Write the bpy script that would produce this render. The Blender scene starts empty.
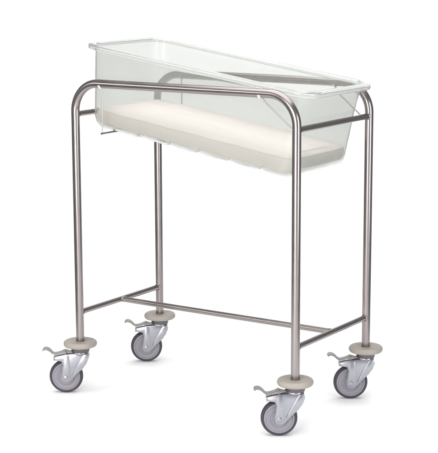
import bpy, bmesh, math
from math import sin, cos, pi, radians
from mathutils import Vector, Matrix

sc = bpy.context.scene
col = sc.collection

# ------------------------------------------------------------------ camera
YAW, PITCH, ROLL = 0.584721, 0.184261, -0.003442
fwd = Vector((-sin(YAW)*cos(PITCH), cos(YAW)*cos(PITCH), -sin(PITCH)))
rgt0 = Vector((cos(YAW), sin(YAW), 0))
up0 = rgt0.cross(fwd)
rgt = cos(ROLL)*rgt0 + sin(ROLL)*up0
up = rgt.cross(fwd)
cam = bpy.data.objects.new('camera', bpy.data.cameras.new('camera'))
col.objects.link(cam)
m3 = Matrix((rgt, up, -fwd)).transposed()
cam.matrix_world = Matrix.Translation((2.802497, -3.458500, 1.336417)) @ m3.to_4x4()
cam.data.sensor_fit = 'HORIZONTAL'
cam.data.sensor_width = 36
cam.data.lens = 1486.624/438*36
cam.data.clip_start = 0.05
cam.data.clip_end = 200
sc.camera = cam

# ------------------------------------------------------------------ world and lamps of the studio
world = bpy.data.worlds.new('World')
sc.world = world
world.use_nodes = True
wn = world.node_tree.nodes
wn['Background'].inputs['Color'].default_value = (0.93, 0.97, 1.0, 1)
wn['Background'].inputs['Strength'].default_value = 0.32

sc.view_settings.view_transform = 'Standard'
sc.view_settings.look = 'None'
sc.view_settings.exposure = 0.0
sc.view_settings.gamma = 1.0

L, W = 0.767, 0.41876          # leg spacing, length and depth
HL, HU, HT, ZP = 0.24534, 0.85394, 0.949, 0.15597
GZ = -0.008                    # floor level
CEN = Vector((L/2, W/2, 0))
FH = Vector((-sin(YAW), cos(YAW), 0))
RH = Vector((cos(YAW), sin(YAW), 0))

def area(name, loc, target, sx, sy, power, color=(1, 1, 1)):
    d = bpy.data.lights.new(name, 'AREA')
    d.shape = 'RECTANGLE'; d.size = sx; d.size_y = sy
    d.energy = power; d.color = color
    o = bpy.data.objects.new(name, d)
    col.objects.link(o)
    o.location = loc
    o.rotation_euler = (Vector(target)-Vector(loc)).to_track_quat('-Z', 'Y').to_euler()
    return o

area('overhead_softbox', CEN - FH*0.2 + Vector((0, 0, 4.2)), CEN - FH*0.2, 4.6, 6.6, 240, (1, 0.985, 0.975))
area('key_softbox', CEN - FH*3.0 - RH*1.25 + Vector((0, 0, 1.05)), CEN - FH*0.3 + Vector((0, 0, 0.6)), 1.7, 2.0, 80, (1, 0.985, 0.98))
area('fill_softbox', CEN - FH*2.3 + RH*2.3 + Vector((0, 0, 1.0)), CEN - FH*0.3 + Vector((0, 0, 0.6)), 1.2, 1.9, 46, (0.95, 0.98, 1))
area('strip_softbox', CEN - FH*1.25 - RH*2.9 + Vector((0, 0, 1.5)), CEN + Vector((0, 0, 0.95)), 1.5, 0.6, 16, (1, 0.97, 0.96))
area('backdrop_softbox', CEN + FH*0.7 + Vector((0, 0, 3.6)), CEN + FH*3.0 + Vector((0, 0, 0.3)), 3.0, 0.8, 17)

# ------------------------------------------------------------------ materials
def new_mat(name):
    m = bpy.data.materials.new(name); m.use_nodes = True
    nt = m.node_tree
    return m, nt, nt.nodes['Principled BSDF']

def plain(name, c, rough, metal=0.0, noise=0.0, nscale=40, bump=0.0, spec=0.5, stretch=(1, 1, 1)):
    m, nt, b = new_mat(name)
    b.inputs['Base Color'].default_value = (*c, 1)
    b.inputs['Roughness'].default_value = rough
    b.inputs['Metallic'].default_value = metal
    b.inputs['Specular IOR Level'].default_value = spec
    if noise or bump:
        tc = nt.nodes.new('ShaderNodeTexCoord')
        mp = nt.nodes.new('ShaderNodeMapping'); mp.inputs['Scale'].default_value = stretch
        nt.links.new(tc.outputs['Object'], mp.inputs['Vector'])
        n = nt.nodes.new('ShaderNodeTexNoise'); n.inputs['Scale'].default_value = nscale
        n.inputs['Detail'].default_value = 4
        nt.links.new(mp.outputs['Vector'], n.inputs['Vector'])
        if noise:
            mx = nt.nodes.new('ShaderNodeMix'); mx.data_type = 'RGBA'
            mx.inputs['A'].default_value = (*[v*(1-noise) for v in c], 1)
            mx.inputs['B'].default_value = (*[min(1, v*(1+noise)) for v in c], 1)
            nt.links.new(n.outputs['Fac'], mx.inputs['Factor'])
            nt.links.new(mx.outputs['Result'], b.inputs['Base Color'])
            mr = nt.nodes.new('ShaderNodeMapRange')
            mr.inputs['To Min'].default_value = rough*0.8; mr.inputs['To Max'].default_value = min(1, rough*1.25)
            nt.links.new(n.outputs['Fac'], mr.inputs['Value'])
            nt.links.new(mr.outputs['Result'], b.inputs['Roughness'])
        if bump:
            bp = nt.nodes.new('ShaderNodeBump'); bp.inputs['Strength'].default_value = bump
            bp.inputs['Distance'].default_value = 0.006 if bump > .4 else 0.002
            nt.links.new(n.outputs['Fac'], bp.inputs['Height'])
            nt.links.new(bp.outputs['Normal'], b.inputs['Normal'])
    return m

M_STEEL = plain('stainless_steel', (0.315, 0.283, 0.275), 0.25, 1.0, noise=0.06, nscale=24, bump=0.0)
M_WIRE = plain('steel_wire', (0.42, 0.40, 0.38), 0.3, 1.0, noise=0.08)
M_ZINC = plain('zinc_plate', (0.38, 0.38, 0.415), 0.28, 0.95, noise=0.12, nscale=45, bump=0.02)
M_PEDAL = plain('pedal_metal', (0.24, 0.228, 0.215), 0.36, 0.8, noise=0.15, nscale=90)
M_RACE = plain('dark_raceway', (0.12, 0.11, 0.12), 0.4, 0.6, noise=0.1)
M_TYRE = plain('grey_rubber_tyre', (0.036, 0.029, 0.042), 0.55, 0.0, noise=0.12, nscale=50)
M_HUB = plain('grey_hub_plastic', (0.235, 0.22, 0.25), 0.42, 0.0, noise=0.06, nscale=50)
M_BUMP = plain('beige_rubber', (0.30, 0.272, 0.242), 0.6, 0.0, noise=0.11, nscale=45, bump=0.08)
M_CLIP = plain('white_clip', (0.72, 0.70, 0.66), 0.4)
M_MATT = plain('mattress_cover', (0.85, 0.775, 0.735), 0.65, 0.0, noise=0.05, nscale=7, bump=1.0, stretch=(1.2, 3.5, 1.2))
M_PIPE = plain('piping_cord', (0.84, 0.76, 0.71), 0.6, 0.0, noise=0.04)
M_WHITE = plain('white_sweep', (0.90, 0.90, 0.90), 0.8, 0.0, noise=0.004, nscale=3, spec=0.1)

def plastic():
    m, nt, b = new_mat('clear_plastic')
    b.inputs['Base Color'].default_value = (0.80, 0.812, 0.792, 1)
    b.inputs['Roughness'].default_value = 0.04
    b.inputs['IOR'].default_value = 1.30
    b.inputs['Transmission Weight'].default_value = 1.0
    df = nt.nodes.new('ShaderNodeBsdfDiffuse'); df.inputs['Color'].default_value = (0.80, 0.82, 0.795, 1)
    tl = nt.nodes.new('ShaderNodeBsdfTranslucent'); tl.inputs['Color'].default_value = (0.80, 0.82, 0.795, 1)
    m1 = nt.nodes.new('ShaderNodeMixShader'); m1.inputs['Fac'].default_value = 0.5
    nt.links.new(df.outputs[0], m1.inputs[1]); nt.links.new(tl.outputs[0], m1.inputs[2])
    tc = nt.nodes.new('ShaderNodeTexCoord')
    n = nt.nodes.new('ShaderNodeTexNoise'); n.inputs['Scale'].default_value = 8
    nt.links.new(tc.outputs['Object'], n.inputs['Vector'])
    mr = nt.nodes.new('ShaderNodeMapRange'); mr.inputs['To Min'].default_value = 0.12; mr.inputs['To Max'].default_value = 0.18
    nt.links.new(n.outputs['Fac'], mr.inputs['Value'])
    m2 = nt.nodes.new('ShaderNodeMixShader')
    nt.links.new(mr.outputs['Result'], m2.inputs['Fac'])
    nt.links.new(b.outputs[0], m2.inputs[1]); nt.links.new(m1.outputs[0], m2.inputs[2])
    nt.links.new(m2.outputs[0], nt.nodes['Material Output'].inputs['Surface'])
    return m
M_CLEAR = plastic()

# ------------------------------------------------------------------ mesh helpers
def obj(name, bm, mat, parent=None, smooth=True, autosm=None):
    bmesh.ops.recalc_face_normals(bm, faces=bm.faces)
    me = bpy.data.meshes.new(name); bm.to_mesh(me); bm.free()
    me.materials.append(mat)
    for p in me.polygons: p.use_smooth = smooth
    if autosm is not None: me.set_sharp_from_angle(angle=radians(autosm))
    o = bpy.data.objects.new(name, me); col.objects.link(o)
    if parent: o.parent = parent
    return o

def thing(name, label, cat, loc=(0, 0, 0)):
    o = bpy.data.objects.new(name, None); col.objects.link(o)
    o.location = loc; o['label'] = label; o['category'] = cat
    o.empty_display_size = 0.1
    return o

def arc_path(pts, radii, n=14):
    """polyline with rounded inner corners"""
    pts = [Vector(p) for p in pts]
    out = [pts[0]]
    for i in range(1, len(pts)-1):
        r = radii if not isinstance(radii, (list, tuple)) else radii[i-1]
        a, b, c = pts[i-1], pts[i], pts[i+1]
        u = (a-b).normalized(); v = (c-b).normalized()
        ang = u.angle(v); t = r/math.tan(ang/2)
        cen = b + (u+v).normalized()*(r/sin(ang/2))
        p0 = b+u*t-cen; p1 = b+v*t-cen
        tot = p0.angle(p1); ax = p0.cross(p1).normalized()
        for k in range(n+1):
            out.append(cen + Matrix.Rotation(tot*k/n, 3, ax) @ p0)
    out.append(pts[-1])
    return out

def tube(bm, path, r, seg=24, cap=True):
    path = [Vector(p) for p in path]
    t0 = (path[1]-path[0]).normalized()
    ref = Vector((0, 0, 1)) if abs(t0.z) < 0.9 else Vector((1, 0, 0))
    x = t0.cross(ref).normalized()
    rings = []
    for i, p in enumerate(path):
        if i == 0: t = t0
        elif i == len(path)-1: t = (path[-1]-path[-2]).normalized()
        else: t = ((path[i+1]-p).normalized()+(p-path[i-1]).normalized()).normalized()
        x = (x - t*x.dot(t)).normalized()
        y = t.cross(x)
        rings.append([bm.verts.new(p + r*(cos(2*pi*k/seg)*x + sin(2*pi*k/seg)*y)) for k in range(seg)])
    for a, b in zip(rings, rings[1:]):
        for k in range(seg):
            bm.faces.new((a[k], a[(k+1) % seg], b[(k+1) % seg], b[k]))
    if cap:
        bm.faces.new(rings[0]); bm.faces.new(rings[-1])

def lathe(bm, prof, seg=48, mat=Matrix()):
    """prof: (r, z) list, closed on the axis when r == 0"""
    rings = []
    for r, z in prof:
        if r < 1e-6: rings.append([bm.verts.new(mat @ Vector((0, 0, z)))])
        else: rings.append([bm.verts.new(mat @ Vector((r*cos(2*pi*k/seg), r*sin(2*pi*k/seg), z))) for k in range(seg)])
    for a, b in zip(rings, rings[1:]):
        for k in range(seg):
            k2 = (k+1) % seg
            if len(a) == 1 and len(b) == 1: continue
            if len(a) == 1: bm.faces.new((a[0], b[k2], b[k]))
            elif len(b) == 1: bm.faces.new((a[k], a[k2], b[0]))
            else: bm.faces.new((a[k], a[k2], b[k2], b[k]))

def prism(bm, pts, y0, y1):
    """outline in the X-Z plane given thickness along Y"""
    a = [bm.verts.new((p[0], y0, p[1])) for p in pts]
    b = [bm.verts.new((p[0], y1, p[1])) for p in pts]
    bm.faces.new(a); bm.faces.new(b[::-1])
    n = len(pts)
    for k in range(n):
        bm.faces.new((a[k], b[k], b[(k+1) % n], a[(k+1) % n]))

def bevelled(bm, w, seg=2, ang=30):
    bm.normal_update()
    es = [e for e in bm.edges if len(e.link_faces) == 2 and e.calc_face_angle(0) > radians(ang)]
    bmesh.ops.bevel(bm, geom=es, offset=w, segments=seg, affect='EDGES', profile=0.5, clamp_overlap=True)

# ------------------------------------------------------------------ the white surface it stands on
bm = bmesh.new()
prof = [(-4.3, GZ), (-2.6, GZ), (-1.2, GZ), (0.4, GZ), (1.5, GZ), (2.2, GZ)]
RC = 0.9
for k in range(1, 17):
    a = pi/2*k/16
    prof.append((2.2+RC*sin(a), GZ+RC*(1-cos(a))))
prof.append((2.2+RC, GZ+2.6))
rows = []
for d, z in prof:
    rows.append([bm.verts.new(CEN + FH*d + RH*s*(1 if d < 0 else 1+0.26*min(d, 2.2)) + Vector((0, 0, z))) for s in (-1.1, -0.6, 0, 0.6, 1.1)])
for a, b in zip(rows, rows[1:]):
    for k in range(4):
        bm.faces.new((a[k], a[k+1], b[k+1], b[k]))
fl = obj('floor', bm, M_WHITE)
fl['kind'] = 'structure'

# ------------------------------------------------------------------ trolley
trolley = thing('bassinet_trolley', 'stainless steel tube trolley on four braked casters that carries the clear crib tub',
                'trolley', (L/2, W/2, GZ))
OFF = Vector((L/2, W/2, GZ))
def loc(p): return Vector(p)-OFF
TR = 0.0126
for y in (0, W):
    bm = bmesh.new()
    pth = arc_path([loc((0, y, 0.150)), loc((0, y, HT)), loc((L, y, HT)), loc((L, y, 0.150))], 0.086, 20)
    tube(bm, pth, TR, 32)
    obj('side_hoop', bm, M_STEEL, trolley, autosm=40)
CR = 0.0086
def weld(bm, p, d, k=1.0):
    mt = Matrix.Translation(p) @ d.to_track_quat('Z', 'Y').to_matrix().to_4x4()
    lathe(bm, [(CR-.001, -.0012), (CR+.0021*k, -.0010), (CR+.0023*k, .0006), (CR+.0013*k, .0022), (CR+.0003*k, .0034), (CR-.001, .0036)], 24, mt)
for x, z in ((0, HL), (L, HL), (0, HU), (L, HU)):
    bm = bmesh.new()
    tube(bm, [loc((x, 0.006, z)), loc((x, W*0.5, z)), loc((x, W-0.006, z))], CR, 24)
    for y, s_ in ((0, 1), (W, -1)):
        weld(bm, loc((x, y+s_*TR*.93, z)), Vector((0, s_, 0)))
    obj('crossbar', bm, M_STEEL, trolley, autosm=40)
bm = bmesh.new()
tube(bm, [loc((0.004, W/2, HL)), loc((L/2, W/2, HL)), loc((L-0.004, W/2, HL))], CR, 24)
for x, s_ in ((0, 1), (L, -1)):
    weld(bm, loc((x+s_*CR*.90, W/2, HL)), Vector((s_, 0, 0)), 0.4)
obj('stretcher', bm, M_STEEL, trolley, autosm=40)

# ------------------------------------------------------------------ tub frame of reference
TX, TZ, TT = 0.0314, 1.0655, 0.1459
def tubm():
    m = Matrix(((cos(TT), 0, sin(TT), TX), (0, 1, 0, W/2), (-sin(TT), 0, cos(TT), TZ), (0, 0, 0, 1)))
    return m
TM = tubm()
DEPTH = 0.246

# wire hangers
WR = 0.0021
xa, zb = 0.099, 0.8015
for y in (0.003, W-0.003):
    bm = bmesh.new()
    tube(bm, [loc((xa, y, HT-0.010)), loc((xa, y, 0.87)), loc((xa-0.001, y, zb))], 0.0019, 10)
    obj('wire_hanger', bm, M_WIRE, trolley, autosm=60)
bm = bmesh.new()
tube(bm, [loc((xa-0.001, -0.002, zb)), loc((xa-0.001, W/2, zb)), loc((xa-0.001, W+0.002, zb))], 0.0030, 14)
obj('support_bar', bm, M_STEEL, trolley, autosm=60)
for y, s in ((0, 1), (W, -1)):
    bm = bmesh.new()
    tube(bm, arc_path([loc((0.652, y+s*0.002, HT-0.010)), loc((0.662, y+s*0.006, HT-0.024)), loc((0.742, y+s*0.012, HU+0.004)),
                       loc((L-0.004, y+s*0.014, HU))], [0.006, 0.006], 6), WR, 10)
    obj('wire_hanger', bm, M_WIRE, trolley, autosm=60)
for x in (xa, 0.652):
    for y in (0, W):
        bm = bmesh.new()
        mt = Matrix.Translation(loc((x, y, HT))) @ Matrix.Rotation(pi/2, 4, 'Y')
        a = []
        lathe(bm, [(TR+0.0006, -0.004), (TR+0.002, -0.0035), (TR+0.002, 0.0035), (TR+0.0006, 0.004)], 24, mt)
        # keep the lower half only
        bmesh.ops.delete(bm, geom=[v for v in bm.verts if v.co.z > loc((0, 0, HT)).z-0.002], context='VERTS')
        obj('hanger_clip', bm, M_CLIP, trolley)

# ------------------------------------------------------------------ casters
AX, AZ = 0.045, 0.044-GZ      # axle offset and height above the floor
PH = ZP-GZ                    # top of the bumper above the floor
def make_caster():
    # fork: two shaped cheeks, a roof over the wheel and the swivel cup
    bm = bmesh.new()
    out = [(.079, .064), (.045, .071), (.010, .074), (-.024, .074), (-.027, .062), (-.020, .044), (-.008, .027), (.010, .010), (.026, -.008),
           (.036, -.0155), (.045, -.017), (.054, -.0135), (.058, -.004), (.056, .014), (.053, .040), (.058, .050), (.079, .053)]
    pts = [(t, z+AZ) for t, z in out]
    for y0, y1 in ((-.0205, -.0175), (.0175, .0205)):
        prism(bm, pts, y0, y1)
    # pressed-out front arm of each cheek
    arm = [(t, z+AZ) for t, z in [(.0785, .0625), (.046, .069), (.034, .0690), (.0315, .030), (.0325, -.006), (.038, -.0135), (.045, -.0155),
                                  (.0525, -.012), (.0562, -.004), (.0545, .014), (.0512, .040), (.0565, .0515), (.0785, .0545)]]
    rib = [(t, z+AZ) for t, z in [(-.0225, .0725), (-.0100, .0725), (.0040, .0480), (.0200, .0180), (.0260, .0040), (.0200, .0020), (.0090, .0135), (-.0065, .0300),
                                  (-.0185, .0460), (-.0252, .0620)]]
    for q in (arm, rib):
        for y0, y1 in ((-.0238, -.0200), (.0200, .0238)):
            prism(bm, q, y0, y1)
    # roof plate
    prism(bm, [(.079, AZ+.0640), (.045, AZ+.0712), (.010, AZ+.0742), (-.024, AZ+.0742), (-.0272, AZ+.062), (-.0245, AZ+.0615), (-.021, AZ+.071),
               (.010, AZ+.0712), (.045, AZ+.0682), (.079, AZ+.0610)], -.0174, .0174)
    prism(bm, [(.0792, AZ+.0642), (.082, AZ+.0635), (.082, AZ+.052), (.0792, AZ+.052)], -.0200, .0200)
    bevelled(bm, .0011, 2, 40)
    # flared swivel cup
    lathe(bm, [(0, AZ+.0690), (.0215, AZ+.0690), (.0250, AZ+.0725), (.0258, AZ+.0755), (.0250, AZ+.0775), (0, AZ+.0775)], 40)
    caster = obj('caster', bm, M_ZINC, None, autosm=35)
    # swivel race
    bm = bmesh.new()
    z0 = AZ+.0776
    lathe(bm, [(0, z0), (.0265, z0), (.0280, z0+.0025), (.0280, PH-.0195), (0.026, PH-.0182), (0, PH-.0182)], 40)
    obj('swivel_race', bm, M_RACE, caster, autosm=40)
    # bumper disc
    bm = bmesh.new()
    R = .0515; h = .018; zt = PH; zb_ = PH-h
    pr = [(.0135, zb_), (.030, zb_)]
    for k in range(0, 13):
        a = -pi/2+pi*k/12
        pr.append((R-.0075+.0075*cos(a), zt-h/2+(h/2)*sin(a)))
    pr += [(.024, zt), (.020, zt-.0012), (.0135, zt-.0012), (.0135, zb_)]
    lathe(bm, pr, 56)
    obj('bumper_disc', bm, M_BUMP, caster, autosm=50)
    # wheel: axis along Y at the axle
    wm = Matrix.Translation((AX, 0, AZ)) @ Matrix.Rotation(pi/2, 4, 'X')
    RW = .052
    bm = bmesh.new()
    pr = [(.0432, -.0120), (.0470, -.0130)]
    for k in range(0, 11):
        a = -pi/2+pi*k/10
        pr.append((RW-.006+.006*cos(a)*1.0, .0130*sin(a)*(1 if abs(sin(a)) < .99 else 1)))
    pr += [(.0470, .0130), (.0432, .0120), (.0432, -.0120)]
    lathe(bm, pr, 72, wm)
    obj('tyre', bm, M_TYRE, caster, autosm=40)
    bm = bmesh.new()
    half = [(.0431, .0112), (.0405, .0122), (.0385, .0118), (.0372, .0092), (.0300, .0084), (.0285, .0100), (.0262, .0104), (.0250, .0090),
            (.0160, .0086), (.0145, .0128), (.0110, .0142), (0, .0142)]
    lathe(bm, [(r, -z) for r, z in half[::-1]] + half, 72, wm)
    obj('wheel_hub', bm, M_HUB, caster, autosm=35)
    bm = bmesh.new()
    hx = [(0, .0232), (.0070, .0232), (.0072, .0252), (.0058, .0268), (.0030, .0274), (0, .0274)]
    lathe(bm, [(r, -z) for r, z in hx[::-1]] + [(0.003, -.0232)] + [(0.003, .0232)] + hx, 20, wm)
    obj('axle_bolt', bm, M_ZINC, caster, autosm=35)
    # wavy brake pedal
    bm = bmesh.new()
    cl = [(.020, .0765), (.032, .0765), (.043, .0795), (.050, .0800), (.057, .0765), (.066, .0735), (.076, .0715), (.084, .0725),
          (.092, .0800), (.099, .0850), (.106, .0868), (.1115, .0858), (.1150, .0825)]
    # refine by Catmull-Rom
    fine = []
    for i in range(len(cl)-1):
        p0 = Vector(cl[max(0, i-1)]); p1 = Vector(cl[i]); p2 = Vector(cl[i+1]); p3 = Vector(cl[min(len(cl)-1, i+2)])
        for k in range(4):
            t = k/4
            fine.append(0.5*((2*p1)+(-p0+p2)*t+(2*p0-5*p1+4*p2-p3)*t*t+(-p0+3*p1-3*p2+p3)*t**3))
    fine.append(Vector(cl[-1]))
    th = .0023
    topl, botl = [], []
    for i, p in enumerate(fine):
        a = fine[max(0, i-1)]; b = fine[min(len(fine)-1, i+1)]
        t = (b-a).normalized(); n = Vector((-t.y, t.x))
        topl.append(p+n*th); botl.append(p-n*th)
    def wid(t): return .0085 if t < .085 else .0085+.005*min(1, (t-.085)/.015)
    rows = []
    for a, b in zip(topl, botl):
        w = wid(a.x)
        rows.append([bm.verts.new((a.x, -w, a.y+AZ)), bm.verts.new((a.x, w, a.y+AZ)), bm.verts.new((b.x, w, b.y+AZ)), bm.verts.new((b.x, -w, b.y+AZ))])
    for a, b in zip(rows, rows[1:]):
        for k in range(4):
            bm.faces.new((a[k], a[(k+1) % 4], b[(k+1) % 4], b[k]))
    bm.faces.new(rows[0]); bm.faces.new(rows[-1])
    # pivot boss
    lathe(bm, [(0, -.0150), (.0052, -.0150), (.0052, .0150), (0, .0150)], 18,
          Matrix.Translation((.047, 0, AZ+.0765)) @ Matrix.Rotation(pi/2, 4, 'X'))
    obj('brake_pedal', bm, M_PEDAL, caster, autosm=45)
    return caster

c0 = make_caster()
TA = YAW+pi
spots = [((0, 0), 0.0), ((L, 0), 0.02), ((0, W), 0.03), ((L, W), 0.0)]
kids = list(c0.children)
for i, ((x, y), da) in enumerate(spots):
    if i == 0: c = c0
    else:
        c = c0.copy(); col.objects.link(c)
        for ch in kids:
            k = ch.copy(); col.objects.link(k); k.parent = c
    c.parent = trolley
    c.location = loc((x, y, GZ))
    c.rotation_euler = (0, 0, TA+da)

# ------------------------------------------------------------------ clear tub
tub = None
NOTCH = [0.206, 0.317, 0.418, 0.524, 0.632]
def ring(u0, u1, w, rc, us, nc=8):
    """rounded rectangle, mirrored in v: index k and N-1-k are mirror images"""
    half = []           # v >= 0 side, from left end centre to right end centre
    half.append((u0, 0.0))
    half.append((u0, (w-rc)*0.5))
    for k in range(nc+1):
        a = pi - (pi/2)*k/nc
        half.append((u0+rc+rc*cos(a), w-rc+rc*sin(a)))
    a0, a1 = u0+rc, u1-rc
    for t in us:
        half.append((a0+(a1-a0)*t, w))
    for k in range(nc+1):
        a = pi/2 - (pi/2)*k/nc
        half.append((u1-rc+rc*cos(a), w-rc+rc*sin(a)))
    half.append((u1, (w-rc)*0.5))
    half.append((u1, 0.0))
    other = [(u, -v) for u, v in half[1:-1]][::-1]
    return half, other

us = [i/120 for i in range(1, 120)]
# station list: u0, u1, half width, corner radius, n, notch amount
D = DEPTH
TH = 0.0032
def st(u0, u1, w, rc, n, g=0.0): return (u0, u1, w, rc, n, g)
outer = [st(.056, .706, .148, .024, -D, 1.0),
         st(.046, .717, .158, .027, -D+.0015, 1.0),
         st(.037, .725, .1645, .030, -D+.008, .75),
         st(.0305, .730, .1685, .032, -D+.018, .35),
         st(.0240, .7325, .1700, .034, -D+.032, 0),
         st(.0185, .737, .1710, .036, -D+.080, 0),
         st(.0095, .743, .1730, .040, -.090, 0),
         st(.0020, .7520, .1748, .044, -.025, 0)]
# rolled, downturned lip of the rim: outward offset and height
LIP = [(0, -.0125), (.0020, -.0080), (.0050, -.0062), (.0130, -.0058), (.0160, -.0070), (.0172, -.0095), (.0176, -.0135), (.0190, -.0150),
       (.0203, -.0136), (.0206, -.0080), (.0198, -.0035), (.0178, -.0010), (.0140, 0), (.0070, -.0003), (.0010, -.0012), (-.0022, -.0035),
       (-.0034, -.0080), (-.0037, -.0130)]
for e, n in LIP:
    outer.append(st(.0005-e, .7545+e*1.3, .1755+e, .045+e*.9, n))
outer += [st(.0053, .7488, .1717, .041, -.025, 0),
         st(.0127, .7398, .1698, .037, -.090, 0),
         st(.0217, .7338, .1678, .033, -D+.080, 0),
         st(.0272, .7293, .1668, .031, -D+.033, 0),
         st(.0337, .7268, .1653, .029, -D+.020, .3),
         st(.0400, .7218, .1612, .027, -D+.0105, .7),
         st(.0485, .7142, .1550, .024, -D+.0048, 1.0),
         st(.057, .705, .147, .023, -D+.0034, 1.0)]
bm = bmesh.new()
rings = []
def gz(u):
    return sum(0.0085*math.exp(-((u-c)/0.0052)**2) for c in NOTCH) - 0.0025*abs(sin(pi*(u-0.125)/0.102))
for (u0, u1, w, rc, n, g) in outer:
    h, o = ring(u0, u1, w, rc, us)
    rings.append([bm.verts.new((u, v, n+g*gz(u)-0.004*max(0, u)/.7*min(1, -n/D))) for u, v in h+o])
N = len(rings[0])
for a, b in zip(rings, rings[1:]):
    for k in range(N):
        bm.faces.new((a[k], a[(k+1) % N], b[(k+1) % N], b[k]))
Hn = (N+2)//2
def cap(r):
    bm.faces.new((r[0], r[1], r[N-1]))
    for k in range(1, Hn-2):
        bm.faces.new((r[k], r[k+1], r[N-k-1], r[N-k]))
    bm.faces.new((r[Hn-2], r[Hn-1], r[Hn]))
cap(rings[0]); cap(rings[-1])
tub = obj('crib_tub', bm, M_CLEAR)
tub.matrix_world = TM
tub['label'] = 'clear plastic baby crib tub tilted lengthwise, hanging between the steel rails'
tub['category'] = 'crib tub'

# ------------------------------------------------------------------ mattress
bm = bmesh.new()
MT = 0.058
mst = [(.062, .702, .142, .024, 0.0), (.050, .712, .152, .027, .0022), (.041, .7195, .1590, .029, .009), (.0350, .7245, .1640, .031, .019),
       (.0315, .7262, .1652, .032, .029), (.0300, .7265, .1654, .033, .039), (.034, .7235, .162, .033, .0455), (.043, .716, .155, .033, .0500), (.062, .699, .138, .030, .052)]
rings = []
for (u0, u1, w, rc, n) in mst:
    h, o = ring(u0, u1, w, rc, us)
    rr = []
    for u, v in h+o:
        d = .0008*sin(u*41+v*9)+.0006*sin(u*97-v*33) if n > .03 else 0
        rr.append(bm.verts.new((u, v, -D+.0068+n+d-0.004*u/.7)))
    rings.append(rr)
N = len(rings[0]); Hn = (N+2)//2
for a, b in zip(rings, rings[1:]):
    for k in range(N):
        bm.faces.new((a[k], a[(k+1) % N], b[(k+1) % N], b[k]))
cap(rings[0]); cap(rings[-1])
mat_o = obj('mattress', bm, M_MATT)
mat_o.matrix_world = TM
mat_o['label'] = 'thin cream mattress lying inside the clear crib tub'
mat_o['category'] = 'mattress'

# corded seams along the lower and upper edge of the cover
for (u0, u1, w, rc, n) in ((.0415, .7190, .1585, .029, .009), (.0340, .7235, .1620, .033, .0452)):
    h, o = ring(u0, u1, w, rc, us[::4])
    pts = [Vector((u, v, -D+.0068+n-0.004*u/.7+(.0008*sin(u*41+v*9)+.0006*sin(u*97-v*33) if n > .03 else 0))) for u, v in h+o]
    bm = bmesh.new()
    tube(bm, pts+[pts[0]], 0.0021, 8, cap=False)
    obj('piping', bm, M_PIPE, mat_o)
